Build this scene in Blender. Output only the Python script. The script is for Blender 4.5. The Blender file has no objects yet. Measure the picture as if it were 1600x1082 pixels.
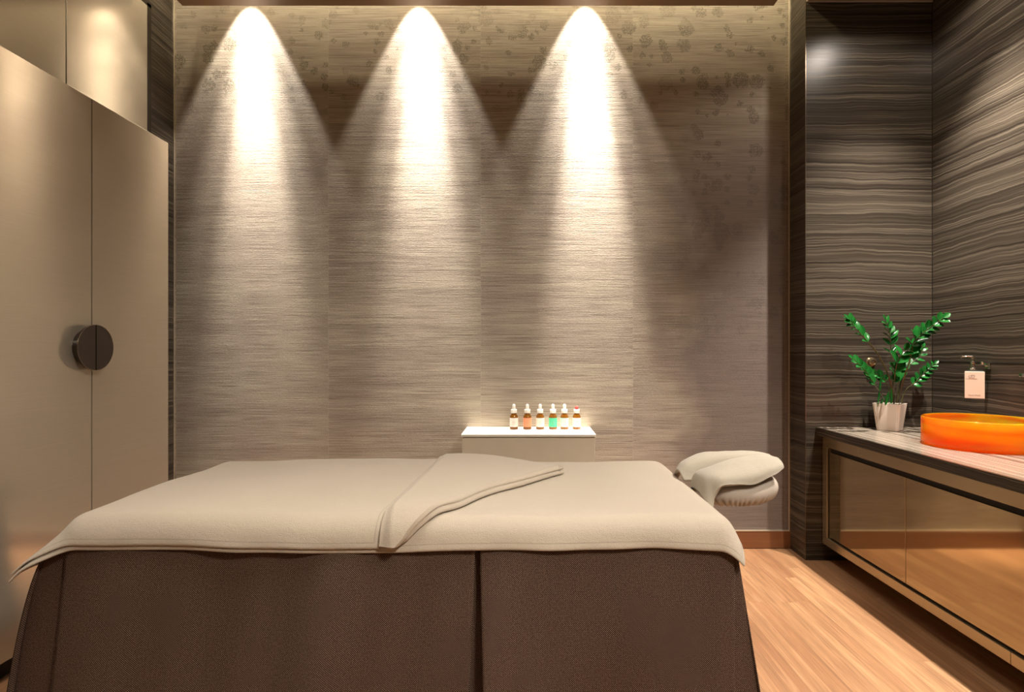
import bpy, bmesh, math, random
from mathutils import Vector, Matrix, noise

S = bpy.context.scene
C = S.collection
PI = math.pi
EYE = 1.2
F = 880.0                     # focal length in pixels of the 1600 wide frame
def P(px, py, d):             # a photo pixel at a given distance -> a place in the room
    return Vector(((px-822.0)*d/F, d, EYE-(py-550.0)*d/F))

# ------------------------------------------------------------------ camera, world, lights, exposure
cam = bpy.data.cameras.new('camera'); cam.lens = 36.0*F/1600.0; cam.sensor_width = 36.0
cam.shift_x = -22.0/1600.0; cam.shift_y = 9.0/1600.0
cam.clip_start = 0.02
camo = bpy.data.objects.new('camera', cam); C.objects.link(camo)
camo.location = (0, 0, EYE); camo.rotation_euler = (PI/2, 0, 0)
S.camera = camo
S.view_settings.view_transform = 'Standard'; S.view_settings.look = 'None'
S.view_settings.exposure = 0.0; S.view_settings.gamma = 1.0; S.view_settings.use_curve_mapping = False
w = bpy.data.worlds.new('world'); S.world = w; w.use_nodes = True
w.node_tree.nodes['Background'].inputs[0].default_value = (1.0, 0.8, 0.6, 1)
w.node_tree.nodes['Background'].inputs[1].default_value = 0.02

WARM = (1.0, 0.87, 0.72)
def lamp(name, kind, loc, power, color=WARM, target=None, **kw):
    l = bpy.data.lights.new(name, kind); l.energy = power; l.color = color
    for k, v in kw.items(): setattr(l, k, v)
    o = bpy.data.objects.new(name, l); C.objects.link(o); o.location = loc
    if target is not None:
        o.rotation_euler = (Vector(target)-Vector(loc)).to_track_quat('-Z', 'Y').to_euler()
    return o
# three wall grazers in the slot behind the ceiling raft
for x in (-1.68, -0.655, 0.36):
    lamp('wall_spot', 'SPOT', (x, 3.315, 3.50), 105, (1, .91, .80), (x, 3.41, 2.5), spot_size=math.radians(54), spot_blend=0.3, shadow_soft_size=0.012)
    lamp('wall_spot_core', 'SPOT', (x, 3.30, 3.52), 110, (1, .92, .84), (x+.02, 3.44, 2.7), spot_size=math.radians(20), spot_blend=1.0, shadow_soft_size=0.012)
    lamp('wall_spot_throw', 'SPOT', (x, 3.30, 3.52), 430, (1, .91, .81), (x+.03, 3.44, 1.9), spot_size=math.radians(36), spot_blend=1.0, shadow_soft_size=0.012)
    lamp('wall_spot_far_throw', 'SPOT', (x, 3.30, 3.53), 950 if x < 0.3 else 1400, (1, .91, .82), (x+.05, 3.44, 1.6), spot_size=math.radians(21), spot_blend=1.0, shadow_soft_size=0.012)
# LED strips lying in the cove
lamp('cove_strip', 'AREA', (-0.2, 3.14, 3.50), 14, (1, .87, .60), (-0.2, 4.0, 3.3), shape='RECTANGLE', size=3.5, size_y=0.04)
lamp('cove_strip_right', 'AREA', (1.375, 1.7, 3.42), 8, (1, .85, .52), (2.3, 1.7, 3.3), shape='RECTANGLE', size=3.1, size_y=0.04)
lamp('cove_strip_left', 'AREA', (-1.955, 1.7, 3.42), 14, (1, .86, .62), (-2.6, 1.7, 3.2), shape='RECTANGLE', size=3.1, size_y=0.04)
# downlights above the vanity
for (x, y, e) in ((1.97, 2.69, 500), (1.97, 1.55, 260), (1.97, 0.4, 200)):
    lamp('vanity_spot', 'SPOT', (x, y, 3.19), e, (1, .90, .80), (x-0.02, y, 0), spot_size=math.radians(104 if 1 < y < 2 else 78), spot_blend=0.9, shadow_soft_size=0.02)
    lamp('vanity_spot_spill', 'SPOT', (x, y, 3.19), e*(0.055 if y < 2 else 0.036), (1, .88, .76), (x-0.02, y, 0), spot_size=math.radians(150), spot_blend=0.3, shadow_soft_size=0.055)
# unseen soft fill lamps, added under the raft and behind the camera
for (x, e) in ((-1.0, 7.5), (0.0, 5.5)):
    lamp('room_fill', 'AREA', (x-0.1, 1.25, 3.15), e, (1, .91, .80), (x-0.1, 1.35, 0), shape='RECTANGLE', size=0.7, size_y=0.7, spread=math.radians(78))
lamp('room_fill_back', 'AREA', (1.3, -0.3, 3.1), 24, (1, .91, .80), (-0.2, 1.6, 0.35), shape='RECTANGLE', size=0.5, size_y=0.5, spread=math.radians(75))

# ------------------------------------------------------------------ mesh helpers
def link(name, bm, mat, parent=None, smooth=True, kind=None):
    me = bpy.data.meshes.new(name)
    bmesh.ops.recalc_face_normals(bm, faces=bm.faces[:])
    bm.to_mesh(me); bm.free()
    if smooth:
        for p in me.polygons: p.use_smooth = True
        try: me.set_sharp_from_angle(angle=math.radians(38))
        except Exception: pass
    o = bpy.data.objects.new(name, me); C.objects.link(o)
    if mat is not None:
        for m in (mat if isinstance(mat, (list, tuple)) else [mat]): me.materials.append(m)
    if parent is not None:
        o.parent = parent
        if parent.parent is None: o.matrix_parent_inverse = Matrix.Translation(-Vector(parent.location))   # meshes are in room coordinates
    if kind: o['kind'] = kind
    return o
def thing(name, label, cat, loc, group=None):
    o = bpy.data.objects.new(name, None); C.objects.link(o); o.location = loc; o.empty_display_size = 0.05
    o['label'] = label; o['category'] = cat
    if group: o['group'] = group
    return o
def tag(o, label, cat, group=None, origin=None):
    o['label'] = label; o['category'] = cat
    if group: o['group'] = group
    return o
def box(bm, x0, x1, y0, y1, z0, z1, bev=0.0, seg=2):
    r = bmesh.ops.create_cube(bm, size=1.0)
    vs = r['verts']
    for v in vs:
        v.co = Vector(((x0+x1)/2+v.co.x*(x1-x0), (y0+y1)/2+v.co.y*(y1-y0), (z0+z1)/2+v.co.z*(z1-z0)))
    if bev > 0:
        es = list({e for v in vs for e in v.link_edges})
        bmesh.ops.bevel(bm, geom=es, offset=bev, segments=seg, profile=0.5, affect='EDGES')
    return bm
def lathe(bm, prof, c, n=32, axis='Z', cap=True):
    rings = []
    for (r, h) in prof:
        ring = []
        for i in range(n):
            a = 2*PI*i/n
            if axis == 'Z': v = Vector((r*math.cos(a), r*math.sin(a), h))
            elif axis == 'X': v = Vector((h, r*math.cos(a), r*math.sin(a)))
            else: v = Vector((r*math.cos(a), h, r*math.sin(a)))
            ring.append(bm.verts.new(Vector(c)+v))
        rings.append(ring)
    for a, b in zip(rings, rings[1:]):
        for i in range(n):
            bm.faces.new((a[i], a[(i+1) % n], b[(i+1) % n], b[i]))
    if cap:
        bm.faces.new(rings[0][::-1]); bm.faces.new(rings[-1])
    return bm
def tube(bm, pts, rads, n=8, cap=True):
    pts = [Vector(p) for p in pts]
    if not isinstance(rads, (list, tuple)): rads = [rads]*len(pts)
    rings = []; ref = Vector((0, 1, 0.01))
    for i, p in enumerate(pts):
        t = (pts[min(i+1, len(pts)-1)]-pts[max(i-1, 0)]).normalized()
        u = t.cross(ref)
        if u.length < 1e-4: u = t.cross(Vector((1, 0, 0)))
        u.normalize(); v = t.cross(u).normalized()
        rings.append([bm.verts.new(p+(u*math.cos(2*PI*k/n)+v*math.sin(2*PI*k/n))*rads[i]) for k in range(n)])
    for a, b in zip(rings, rings[1:]):
        for i in range(n): bm.faces.new((a[i], a[(i+1) % n], b[(i+1) % n], b[i]))
    if cap: bm.faces.new(rings[0][::-1]); bm.faces.new(rings[-1])
    return bm
def spline(pts, n=8):
    pts = [Vector(p) for p in pts]; q = [2*pts[0]-pts[1]]+pts+[2*pts[-1]-pts[-2]]; out = []
    for i in range(1, len(q)-2):
        for k in range(n):
            t = k/n; a, b, c, d = q[i-1], q[i], q[i+1], q[i+2]
            out.append(0.5*((2*b)+(c-a)*t+(2*a-5*b+4*c-d)*t*t+(3*b-a-3*c+d)*t**3))
    out.append(pts[-1]); return out
def grid(bm, rows, closed=False, uvs=None):
    """rows of points -> quads; uvs the same shape"""
    vr = [[bm.verts.new(p) for p in r] for r in rows]
    lay = bm.loops.layers.uv.verify() if uvs else None
    for j in range(len(vr)-1):
        for i in range(len(vr[0])-1):
            f = bm.faces.new((vr[j][i], vr[j][i+1], vr[j+1][i+1], vr[j+1][i]))
            if uvs:
                for l, (a, b) in zip(f.loops, ((j, i), (j, i+1), (j+1, i+1), (j+1, i))): l[lay].uv = uvs[a][b]
    return vr
def lerp(a, b, t): return a+(b-a)*t
def sstep(a, b, x):                # also works downwards (a > b)
    t = max(0.0, min(1.0, (x-a)/(b-a))); return t*t*(3-2*t)

# ------------------------------------------------------------------ material helpers
class NT:
    def __init__(s, name):
        s.m = bpy.data.materials.new(name); s.m.use_nodes = True; s.t = s.m.node_tree
        s.b = s.t.nodes['Principled BSDF']; s.out = s.t.nodes['Material Output']
    def n(s, typ, **kw):
        x = s.t.nodes.new(typ)
        for k, v in kw.items():
            if k.startswith('i_'):
                key = k[2:]; key = int(key) if key.isdigit() else key.replace('_', ' ')
                s.put(x.inputs[key], v)
            else: setattr(x, k, v)
        return x
    def put(s, sock, v):
        if isinstance(v, bpy.types.NodeSocket): s.t.links.new(v, sock)
        elif isinstance(v, bpy.types.Node): s.t.links.new(v.outputs[0], sock)
        else:
            if isinstance(v, tuple) and len(v) == 3 and sock.type == 'RGBA': v = v+(1,)
            sock.default_value = v
    def p(s, **kw):
        for k, v in kw.items(): s.put(s.b.inputs[k.replace('_', ' ')], v)
        return s
    def math(s, op, a, b=None, c=None):
        x = s.t.nodes.new('ShaderNodeMath'); x.operation = op; s.put(x.inputs[0], a)
        if b is not None: s.put(x.inputs[1], b)
        if c is not None: s.put(x.inputs[2], c)
        return x.outputs[0]
    def coord(s, which='Object'): return s.n('ShaderNodeTexCoord').outputs[which]
    def mapv(s, v, scale=(1, 1, 1), loc=(0, 0, 0), rot=(0, 0, 0)):
        x = s.n('ShaderNodeMapping'); s.put(x.inputs[0], v); x.inputs['Scale'].default_value = scale
        x.inputs['Location'].default_value = loc; x.inputs['Rotation'].default_value = rot; return x.outputs[0]
    def noise(s, v, scale=5, detail=3, rough=0.5, dist=0.0):
        x = s.n('ShaderNodeTexNoise'); s.put(x.inputs['Vector'], v); x.inputs['Scale'].default_value = scale
        x.inputs['Detail'].default_value = detail; x.inputs['Roughness'].default_value = rough; x.inputs['Distortion'].default_value = dist
        return x.outputs['Fac']
    def ramp(s, f, stops, interp='LINEAR'):
        x = s.n('ShaderNodeValToRGB'); s.put(x.inputs[0], f); e = x.color_ramp.elements; x.color_ramp.interpolation = interp
        while len(e) < len(stops): e.new(0.5)
        for el, (p_, c) in zip(e, stops):
            el.position = p_; el.color = (c+(1,)) if isinstance(c, tuple) else (c, c, c, 1)
        return x.outputs[0]
    def mix(s, f, a, b, blend='MIX'):
        x = s.n('ShaderNodeMix', data_type='RGBA', blend_type=blend)
        s.put(x.inputs[0], f); s.put(x.inputs[6], a); s.put(x.inputs[7], b); return x.outputs[2]
    def bump(s, h, strength=0.3, dist=0.002, nrm=None):
        x = s.n('ShaderNodeBump'); s.put(x.inputs['Height'], h); x.inputs['Strength'].default_value = strength
        x.inputs['Distance'].default_value = dist
        if nrm is not None: s.put(x.inputs['Normal'], nrm)
        s.put(s.b.inputs['Normal'], x.outputs[0]); return x.outputs[0]
    def sep(s, v):
        x = s.n('ShaderNodeSeparateXYZ'); s.put(x.inputs[0], v); return x.outputs
    def comb(s, a, b, c):
        x = s.n('ShaderNodeCombineXYZ'); s.put(x.inputs[0], a); s.put(x.inputs[1], b); s.put(x.inputs[2], c); return x.outputs[0]

def plain(name, col, rough=0.5, metal=0.0, bump=0.0, bscale=200, **kw):
    t = NT(name); v = t.coord()
    n = t.noise(v, 9, 3)
    t.p(Base_Color=t.mix(n, tuple(c*0.93 for c in col), tuple(min(1, c*1.07) for c in col)), Roughness=rough, Metallic=metal)
    if bump: t.bump(t.noise(v, bscale, 3), bump, 0.001)
    t.p(**kw); return t.m

def stone(name, mode='wall'):
    t = NT(name); v = t.coord(); x, y, z = t.sep(v)[:3]
    if mode == 'wall': h = z; a = t.math('ADD', x, y); b = t.math('SUBTRACT', x, y)
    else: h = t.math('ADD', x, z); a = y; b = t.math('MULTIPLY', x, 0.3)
    low = t.comb(t.math('MULTIPLY', a, 1.5), t.math('MULTIPLY', b, 0.4), t.math('MULTIPLY', h, 2.6))
    warp = t.math('MULTIPLY', t.math('SUBTRACT', t.noise(low, 1.0, 4, 0.55), 0.5), 0.06 if mode == 'wall' else 0.03)
    fine_w = t.math('MULTIPLY', t.math('SUBTRACT', t.noise(t.comb(t.math('MULTIPLY', a, 9), 0.0, t.math('MULTIPLY', h, 12)), 1.0, 3, 0.5), 0.5), 0.012)
    hh = t.math('ADD', t.math('ADD', h, warp), fine_w)
    def lay(k, kx, off, det=2):
        return t.noise(t.comb(t.math('ADD', t.math('MULTIPLY', a, kx), off), off, t.math('MULTIPLY', hh, k)), 1.0, det, 0.6)
    n1 = lay(36, .3, 3.0, 3); n2 = lay(130, .5, 8.0, 2); n3 = lay(190, 1.2, 1.0, 2)
    base = t.ramp(n1, [(0.30, (0.028, 0.023, 0.017)), (0.52, (0.062, 0.050, 0.037)), (0.72, (0.115, 0.095, 0.070))])
    f2 = t.ramp(n2, [(0.54, 0.0), (0.62, 0.55), (0.68, 0.1), (0.8, 0.7)])
    c = t.mix(f2, base, (0.25, 0.21, 0.158))
    f3 = t.ramp(n3, [(0.42, 0.0), (0.62, 0.55)])
    c = t.mix(f3, c, (0.020, 0.014, 0.010))
    dk = t.ramp(lay(42, .3, 15.0, 2), [(0.60, 0.0), (0.66, 0.75)])
    c = t.mix(dk, c, (0.018, 0.013, 0.010))
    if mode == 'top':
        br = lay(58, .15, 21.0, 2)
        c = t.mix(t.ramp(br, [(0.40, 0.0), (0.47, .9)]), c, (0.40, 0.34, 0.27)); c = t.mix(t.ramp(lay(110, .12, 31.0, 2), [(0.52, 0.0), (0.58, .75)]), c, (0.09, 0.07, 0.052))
    t.p(Base_Color=c, Roughness=t.ramp(n2, [(0.3, 0.20), (0.8, 0.27)] if mode != 'wall' else [(0.3, 0.27), (0.8, 0.34)]))
    t.b.inputs['Specular IOR Level'].default_value = 0.5 if mode == 'top' else 0.32
    t.bump(n3, 0.04, 0.001)
    return t.m

def wallpaper():
    t = NT('silk_wallpaper'); v = t.coord(); x, y, z = t.sep(v)[:3]
    pan = t.math('FLOOR', t.math('DIVIDE', t.math('ADD', x, 2.138), 0.93))     # panel number
    def fib(kx, kz, det=2, off=0.0):
        return t.noise(t.comb(t.math('MULTIPLY', x, kx), t.math('ADD', t.math('MULTIPLY', pan, 7.3), off), t.math('MULTIPLY', z, kz)), 1.0, det, 0.6)
    f1 = fib(4, 330, 3); f2 = fib(70, 600, 2, 3.0); f3 = fib(0.7, 16, 3, 9.0)
    cloud = t.noise(t.comb(t.math('MULTIPLY', x, 1.3), pan, t.math('MULTIPLY', z, 2.4)), 1.0, 3, 0.55)
    c = t.mix(t.ramp(cloud, [(0.35, 0), (0.65, 1)]), (0.39, 0.325, 0.26), (0.47, 0.41, 0.315))
    c = t.mix(t.ramp(f3, [(0.35, 0.35), (0.62, 0)]), c, (0.21, 0.165, 0.13))
    c = t.mix(t.ramp(f1, [(0.36, 0.62), (0.52, 0)]), c, (0.13, 0.10, 0.078))
    c = t.mix(t.ramp(f1, [(0.58, 0.0), (0.74, 0.6)]), c, (0.56, 0.48, 0.385))
    # flower heads of short strokes, printed along the top and down the right side
    wob = t.n('ShaderNodeTexNoise'); t.put(wob.inputs['Vector'], v); wob.inputs['Scale'].default_value = 55; wob.inputs['Detail'].default_value = 2
    vv = t.n('ShaderNodeVectorMath', operation='MULTIPLY_ADD'); t.put(vv.inputs[0], wob.outputs['Color']); vv.inputs[1].default_value = (0.035, 0, 0.035); t.put(vv.inputs[2], t.comb(x, 0.0, z))
    def blossoms(scale, thr, seed):
        vo = t.n('ShaderNodeTexVoronoi', voronoi_dimensions='3D', feature='F1')
        t.put(vo.inputs['Vector'], t.mapv(vv.outputs[0], (1, 1, 1), (seed, 0, seed*.7))); vo.inputs['Scale'].default_value = scale
        cell = t.sep(vo.outputs['Color'])[0]
        d = t.math('LESS_THAN', vo.outputs['Distance'], t.math('MULTIPLY', cell, thr))
        return t.math('MULTIPLY', d, t.math('GREATER_THAN', cell, 0.45))
    bl = t.math('MAXIMUM', blossoms(9.0, 0.50, 0.0), blossoms(15.0, 0.48, 4.0))
    spk = t.ramp(t.noise(v, 170, 2, 0.7), [(0.44, 0.0), (0.54, 1.0)])
    clump = t.ramp(t.noise(t.comb(x, 2.0, z), 2.3, 2), [(0.36, 0.0), (0.44, 1.0)])
    top = t.ramp(t.math('SUBTRACT', z, 2.2), [(0.42, 0.0), (0.62, 0.8), (0.98, 0.8), (1.0, 0.4)])
    rt = t.ramp(t.math('SUBTRACT', x, 0.35), [(0.45, 0.0), (0.75, 0.75)])
    zr = t.ramp(t.math('DIVIDE', z, 3.4), [(0.25, 0.0), (0.45, 0.8), (0.80, 1.0)])
    reg = t.math('MAXIMUM', top, t.math('MULTIPLY', rt, zr))
    fm = t.math('MULTIPLY', t.math('MULTIPLY', bl, t.math('MULTIPLY', spk, clump)), reg)
    c = t.mix(fm, c, (0.13, 0.11, 0.075))
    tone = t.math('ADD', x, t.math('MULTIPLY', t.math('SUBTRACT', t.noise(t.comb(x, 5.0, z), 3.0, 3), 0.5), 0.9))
    low_right = t.math('MULTIPLY', t.ramp(t.math('SUBTRACT', tone, 0.4), [(0.35, 0.0), (0.72, 0.85)]), t.ramp(t.math('DIVIDE', z, 3.4), [(0.62, 1.0), (0.80, 0.0)]))  # darker and purpler towards the right, fading out higher up
    c = t.mix(low_right, c, t.mix(0.8, c, (0.13, 0.098, 0.092)))
    # sheet joints
    fr = t.math('FRACT', t.math('DIVIDE', t.math('ADD', x, 2.138), 0.93))
    jn = t.math('LESS_THAN', fr, 0.0026)
    c = t.mix(t.math('MULTIPLY', jn, 0.22), c, (0.6, 0.52, 0.42))
    t.p(Base_Color=c, Roughness=0.52)
    t.b.inputs['Specular IOR Level'].default_value = 0.35
    hgt = t.math('ADD', t.math('MULTIPLY', f1, 1.0), t.math('MULTIPLY', f2, 0.7))
    hgt = t.math('ADD', hgt, t.math('MULTIPLY', t.noise(v, 260, 2, 0.6), 0.7)); t.bump(hgt, 0.5, 0.003)
    return t.m

def wood_floor():
    t = NT('oiled_plank_floor'); v = t.coord(); x, y, z = t.sep(v)[:3]
    row = t.math('FLOOR', t.math('DIVIDE', x, 0.072))
    shift = t.math('MULTIPLY', t.math('FRACT', t.math('MULTIPLY', t.math('SINE', t.math('MULTIPLY', row, 12.9898)), 437.58)), 1.25)
    br = t.n('ShaderNodeTexBrick', offset=0.0, offset_frequency=2, squash=1.0)
    t.put(br.inputs['Vector'], t.comb(t.math('ADD', y, shift), x, 0.0)); br.inputs['Scale'].default_value = 1.0
    br.inputs['Brick Width'].default_value = 1.25; br.inputs['Row Height'].default_value = 0.072
    br.inputs['Mortar Size'].default_value = 0.0007; br.inputs['Mortar Smooth'].default_value = 0.3; br.inputs['Bias'].default_value = 0.0
    br.inputs['Color1'].default_value = (0, 0, 0, 1); br.inputs['Color2'].default_value = (1, 1, 1, 1); br.inputs['Mortar'].default_value = (.2, .2, .2, 1)
    tone = br.outputs['Color']
    g = t.noise(t.comb(t.math('ADD', t.math('MULTIPLY', x, 26), t.math('MULTIPLY', tone, 9.0)), t.math('MULTIPLY', y, 1.3), t.math('MULTIPLY', tone, 5.0)), 1.0, 5, 0.62, 0.5)
    g2 = t.noise(t.comb(t.math('MULTIPLY', x, 190), t.math('MULTIPLY', y, 4), tone), 1.0, 3, 0.6)
    c = t.mix(tone, (0.41, 0.20, 0.095), (0.58, 0.33, 0.165))
    c = t.mix(t.ramp(g, [(0.36, 0.6), (0.60, 0.0)]), c, (0.25, 0.125, 0.062))
    c = t.mix(t.ramp(g, [(0.55, 0.0), (0.75, 0.4)]), c, (0.55, 0.38, 0.23))
    c = t.mix(t.ramp(g2, [(0.35, 0.5), (0.52, 0.0)]), c, (0.20, 0.105, 0.055))
    c = t.mix(t.math('MULTIPLY', br.outputs['Fac'], 0.5), c, (0.05, 0.025, 0.012))
    t.p(Base_Color=c, Roughness=0.42); t.bump(g2, 0.12, 0.001)
    return t.m

def wood_trim(name, c0, c1, rough=0.35, axis=0):
    t = NT(name); v = t.coord()
    sc = [(1.6, 30, 30), (30, 1.6, 30), (30, 30, 1.6)][axis]
    g = t.noise(t.mapv(v, sc), 1.0, 5, 0.6, 0.6)
    t.p(Base_Color=t.mix(g, c0, c1), Roughness=rough); t.bump(g, 0.05, 0.001); return t.m

def terry(name, col, border=0.02):
    """towelling: looped pile, a woven border band a little way in from the edge (UV = metres from the edges)"""
    t = NT(name); v = t.coord()
    n = t.noise(v, 420, 3, 0.7); n2 = t.noise(v, 60, 3, 0.6); n3 = t.noise(v, 5, 2)
    c = t.mix(n3, tuple(k*0.95 for k in col), tuple(k*1.04 for k in col))
    c = t.mix(t.ramp(n, [(0.35, 0.28), (0.55, 0.0)]), c, tuple(k*0.72 for k in col))
    uv = t.sep(t.coord('UV')); e = t.math('MINIMUM', uv[0], uv[1])
    seam = t.math('LESS_THAN', t.math('ABSOLUTE', t.math('SUBTRACT', e, border)), 0.0016)
    c = t.mix(t.math('MULTIPLY', seam, 0.35), c, tuple(k*0.45 for k in col))
    t.p(Base_Color=c, Roughness=0.95); t.b.inputs['Specular IOR Level'].default_value = 0.15
    t.b.inputs['Sheen Weight'].default_value = 0.25; t.b.inputs['Sheen Roughness'].default_value = 0.5
    h = t.math('SUBTRACT', t.math('ADD', n, t.math('MULTIPLY', n2, 0.8)), t.math('MULTIPLY', seam, 1.2))
    t.bump(h, 0.55, 0.0035); return t.m

def weave(name):
    """dark brown basket weave with pale pin dots, UV in metres"""
    t = NT(name); uv = t.coord('UV'); u, v_, _ = t.sep(uv)[:3]
    k = 2*PI/0.0074
    a = t.math('SINE', t.math('MULTIPLY', u, k*1.3)); b = t.math('SINE', t.math('MULTIPLY', v_, k*1.3))
    d = t.math('MULTIPLY', a, b); dot = t.ramp(d, [(0.30, 0.0), (0.75, 1.0)])
    nz = t.noise(t.mapv(uv, (220, 220, 1)), 1.0, 2); dot = t.math('MULTIPLY', dot, t.ramp(nz, [(0.35, 0.35), (0.65, 1.0)]))
    slub = t.noise(t.mapv(uv, (60, 3, 1)), 1.0, 3); big = t.noise(t.mapv(uv, (6, 3, 1)), 1.0, 3)
    c = t.mix(slub, (0.026, 0.0125, 0.008), (0.042, 0.021, 0.014)); c = t.mix(t.ramp(big, [(0.35, 0), (0.7, 0.5)]), c, (0.042, 0.026, 0.018))
    c = t.mix(dot, c, (0.42, 0.30, 0.22))
    t.p(Base_Color=c, Roughness=0.85); t.b.inputs['Specular IOR Level'].default_value = 0.2
    return t.m

def champagne(name, col, rough=0.3, metal=0.75, bmp=0.03):
    t = NT(name); v = t.coord()
    s = t.noise(t.mapv(v, (3, 3, 260)), 1.0, 3, 0.7)
    t.p(Base_Color=t.mix(s, tuple(k*0.92 for k in col), tuple(k*1.06 for k in col)), Metallic=metal, Roughness=rough)
    t.bump(s, bmp, 0.0005); return t.m

def acrylic(name):
    t = NT(name); v = t.coord()
    sw = t.noise(t.mapv(v, (1.6, 1.6, 13)), 1.0, 2, 0.5, 1.2)
    t.p(Base_Color=t.ramp(sw, [(0.35, (1.0, 0.17, 0.012)), (0.65, (1.0, 0.50, 0.02))]), Roughness=0.04)
    t.b.inputs['Subsurface Weight'].default_value = 1.0
    t.b.inputs['Subsurface Radius'].default_value = (0.30, 0.09, 0.008)
    t.b.inputs['Subsurface Scale'].default_value = 0.5
    tr = t.n('ShaderNodeBsdfTransparent'); t.put(tr.inputs[0], (1.0, 0.50, 0.13))
    m = t.n('ShaderNodeMixShader', i_0=0.58); t.t.links.new(t.b.outputs[0], m.inputs[1]); t.t.links.new(tr.outputs[0], m.inputs[2])
    t.put(t.out.inputs[0], m.outputs[0]); return t.m

def tinted_glass(name, tint, fac=0.7):
    t = NT(name); tr = t.n('ShaderNodeBsdfTransparent'); df = t.n('ShaderNodeBsdfDiffuse'); gl = t.n('ShaderNodeBsdfGlossy'); tl = t.n('ShaderNodeBsdfTranslucent')
    n = t.noise(t.coord(), 14, 2); c = t.mix(n, tuple(k*.85 for k in tint), tint)
    for q in (tr, df, tl): t.put(q.inputs[0], c)
    gl.inputs['Roughness'].default_value = 0.04
    a = t.n('ShaderNodeMixShader', i_0=0.5, i_1=df, i_2=tl); b = t.n('ShaderNodeMixShader', i_0=fac, i_1=a, i_2=tr)
    fr = t.n('ShaderNodeFresnel'); fr.inputs[0].default_value = 1.5
    m3 = t.n('ShaderNodeMixShader', i_0=fr, i_1=b, i_2=gl); t.put(t.out.inputs[0], m3.outputs[0]); return t.m

M_stone = stone('vein_cut_stone'); M_top = stone('counter_stone', 'top')
M_edge_shade = stone('counter_stone_shaded', 'edge'); M_paper = wallpaper(); M_floor = wood_floor()  # edge copy lacks the pale stripes: shade of the unlit front as colour
M_base = wood_trim('skirting_wood', (0.16, 0.060, 0.022), (0.30, 0.125, 0.05))
M_raft = wood_trim('bronze_ceiling', (0.14, 0.080, 0.040), (0.23, 0.135, 0.07), 0.4)
M_plaster = plain('cream_plaster', (0.62, 0.54, 0.43), 0.8, bump=0.1)
M_champ = champagne('champagne_panel', (0.60, 0.535, 0.43), 0.14, 0.55, 0.015)
M_champ2 = champagne('champagne_upper_panel', (0.64, 0.585, 0.48), 0.18, 0.5)
M_dark = plain('dark_gap', (0.012, 0.010, 0.008), 0.6)
M_metal = plain('pale_metal_profile', (0.72, 0.62, 0.48), 0.3, 0.6)
M_frame = plain('dark_metal_frame', (0.045, 0.035, 0.026), 0.35, 0.6)
M_handle = wood_trim('dark_bronze_handle', (0.028, 0.019, 0.014), (0.045, 0.031, 0.022), 0.35, 2)
M_rim = plain('handle_rim', (0.22, 0.17, 0.12), 0.3, 0.9)
M_van = champagne('bronze_lacquer', (0.43, 0.345, 0.215), 0.06, 0.80, 0.006)
M_vanf = champagne('bronze_lacquer_frame', (0.44, 0.36, 0.235), 0.22, 0.7)
M_sheet = terry('sheet_terry', (0.49, 0.42, 0.33))
M_towel = terry('towel_terry', (0.48, 0.41, 0.32), 0.018)
M_head = terry('head_towel_terry', (0.44, 0.395, 0.315))
M_cover = plain('cradle_cotton', (0.48, 0.42, 0.35), 0.85, bump=0.2, bscale=300)
M_weave = weave('brown_woven_skirt')
M_vinyl = plain('cream_vinyl', (0.5, 0.4, 0.3), 0.5)
M_white = plain('white_lacquer', (0.86, 0.82, 0.72), 0.35)
M_shelf = plain('cream_lacquer', (0.70, 0.62, 0.48), 0.4)
M_pot = plain('cream_ceramic', (0.80, 0.68, 0.57), 0.22)
M_soil = plain('soil', (0.035, 0.022, 0.014), 0.9, bump=0.8, bscale=120)
M_peb = plain('pebble', (0.45, 0.38, 0.30), 0.6)
M_chrome = plain('chrome', (0.75, 0.72, 0.68), 0.12, 1.0)
M_cap = plain('white_plastic', (0.85, 0.82, 0.76), 0.35)
M_pink = plain('red_plastic', (0.62, 0.09, 0.08), 0.35)
M_amber = tinted_glass('amber_glass', (0.62, 0.24, 0.02), 0.45)
M_acr = acrylic('orange_acrylic')
M_ink = plain('grey_ink', (0.28, 0.25, 0.23), 0.6)
M_brass = plain('aged_brass', (0.42, 0.31, 0.19), 0.3, 0.9)

def leafmat(name, a, b):
    t = NT(name); v = t.coord(); n = t.noise(v, 30, 3)
    t.p(Base_Color=t.mix(n, a, b), Roughness=0.15)
    t.b.inputs['Specular IOR Level'].default_value = 0.8
    return t.m
M_leaf = leafmat('glossy_leaf', (0.007, 0.085, 0.012), (0.018, 0.165, 0.028))
M_stem = leafmat('plant_stem', (0.035, 0.042, 0.018), (0.085, 0.07, 0.032))

# ------------------------------------------------------------------ the room
D = 3.44; XR = 2.337; XL = -2.15; XP = 1.608; YP = 3.24; HT = 3.62; YB = -1.6
def st(name, mat, *boxes, bev=0.0, parent=None):
    bm = bmesh.new()
    for b in boxes: box(bm, *b, bev=bev)
    return link(name, bm, mat, parent, smooth=False, kind=None if parent else 'structure')
st('floor', M_floor, (-2.6, 2.6, YB, D+0.1, -0.1, 0))
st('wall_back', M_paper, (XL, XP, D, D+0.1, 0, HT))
st('wall_left', M_stone, (XL-0.1, XL, YB, D+0.1, 0, HT))
st('wall_right', M_stone, (XR, XR+0.1, YB, D+0.1, 0, HT))
st('wall_pillar', M_stone, (XP, XR, YP, D+0.1, 0, HT))
st('wall_front', M_plaster, (XL-0.1, XR+0.1, YB-0.1, YB, 0, HT))
st('ceiling', M_plaster, (XL-0.1, XR+0.1, YB-0.1, D+0.1, HT, HT+0.1))
# lowered bronze ceiling raft with an open slot all round it
st('trim_1', M_raft, (-1.985, 1.43, YB, 3.253, 3.20, 3.26))
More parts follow.
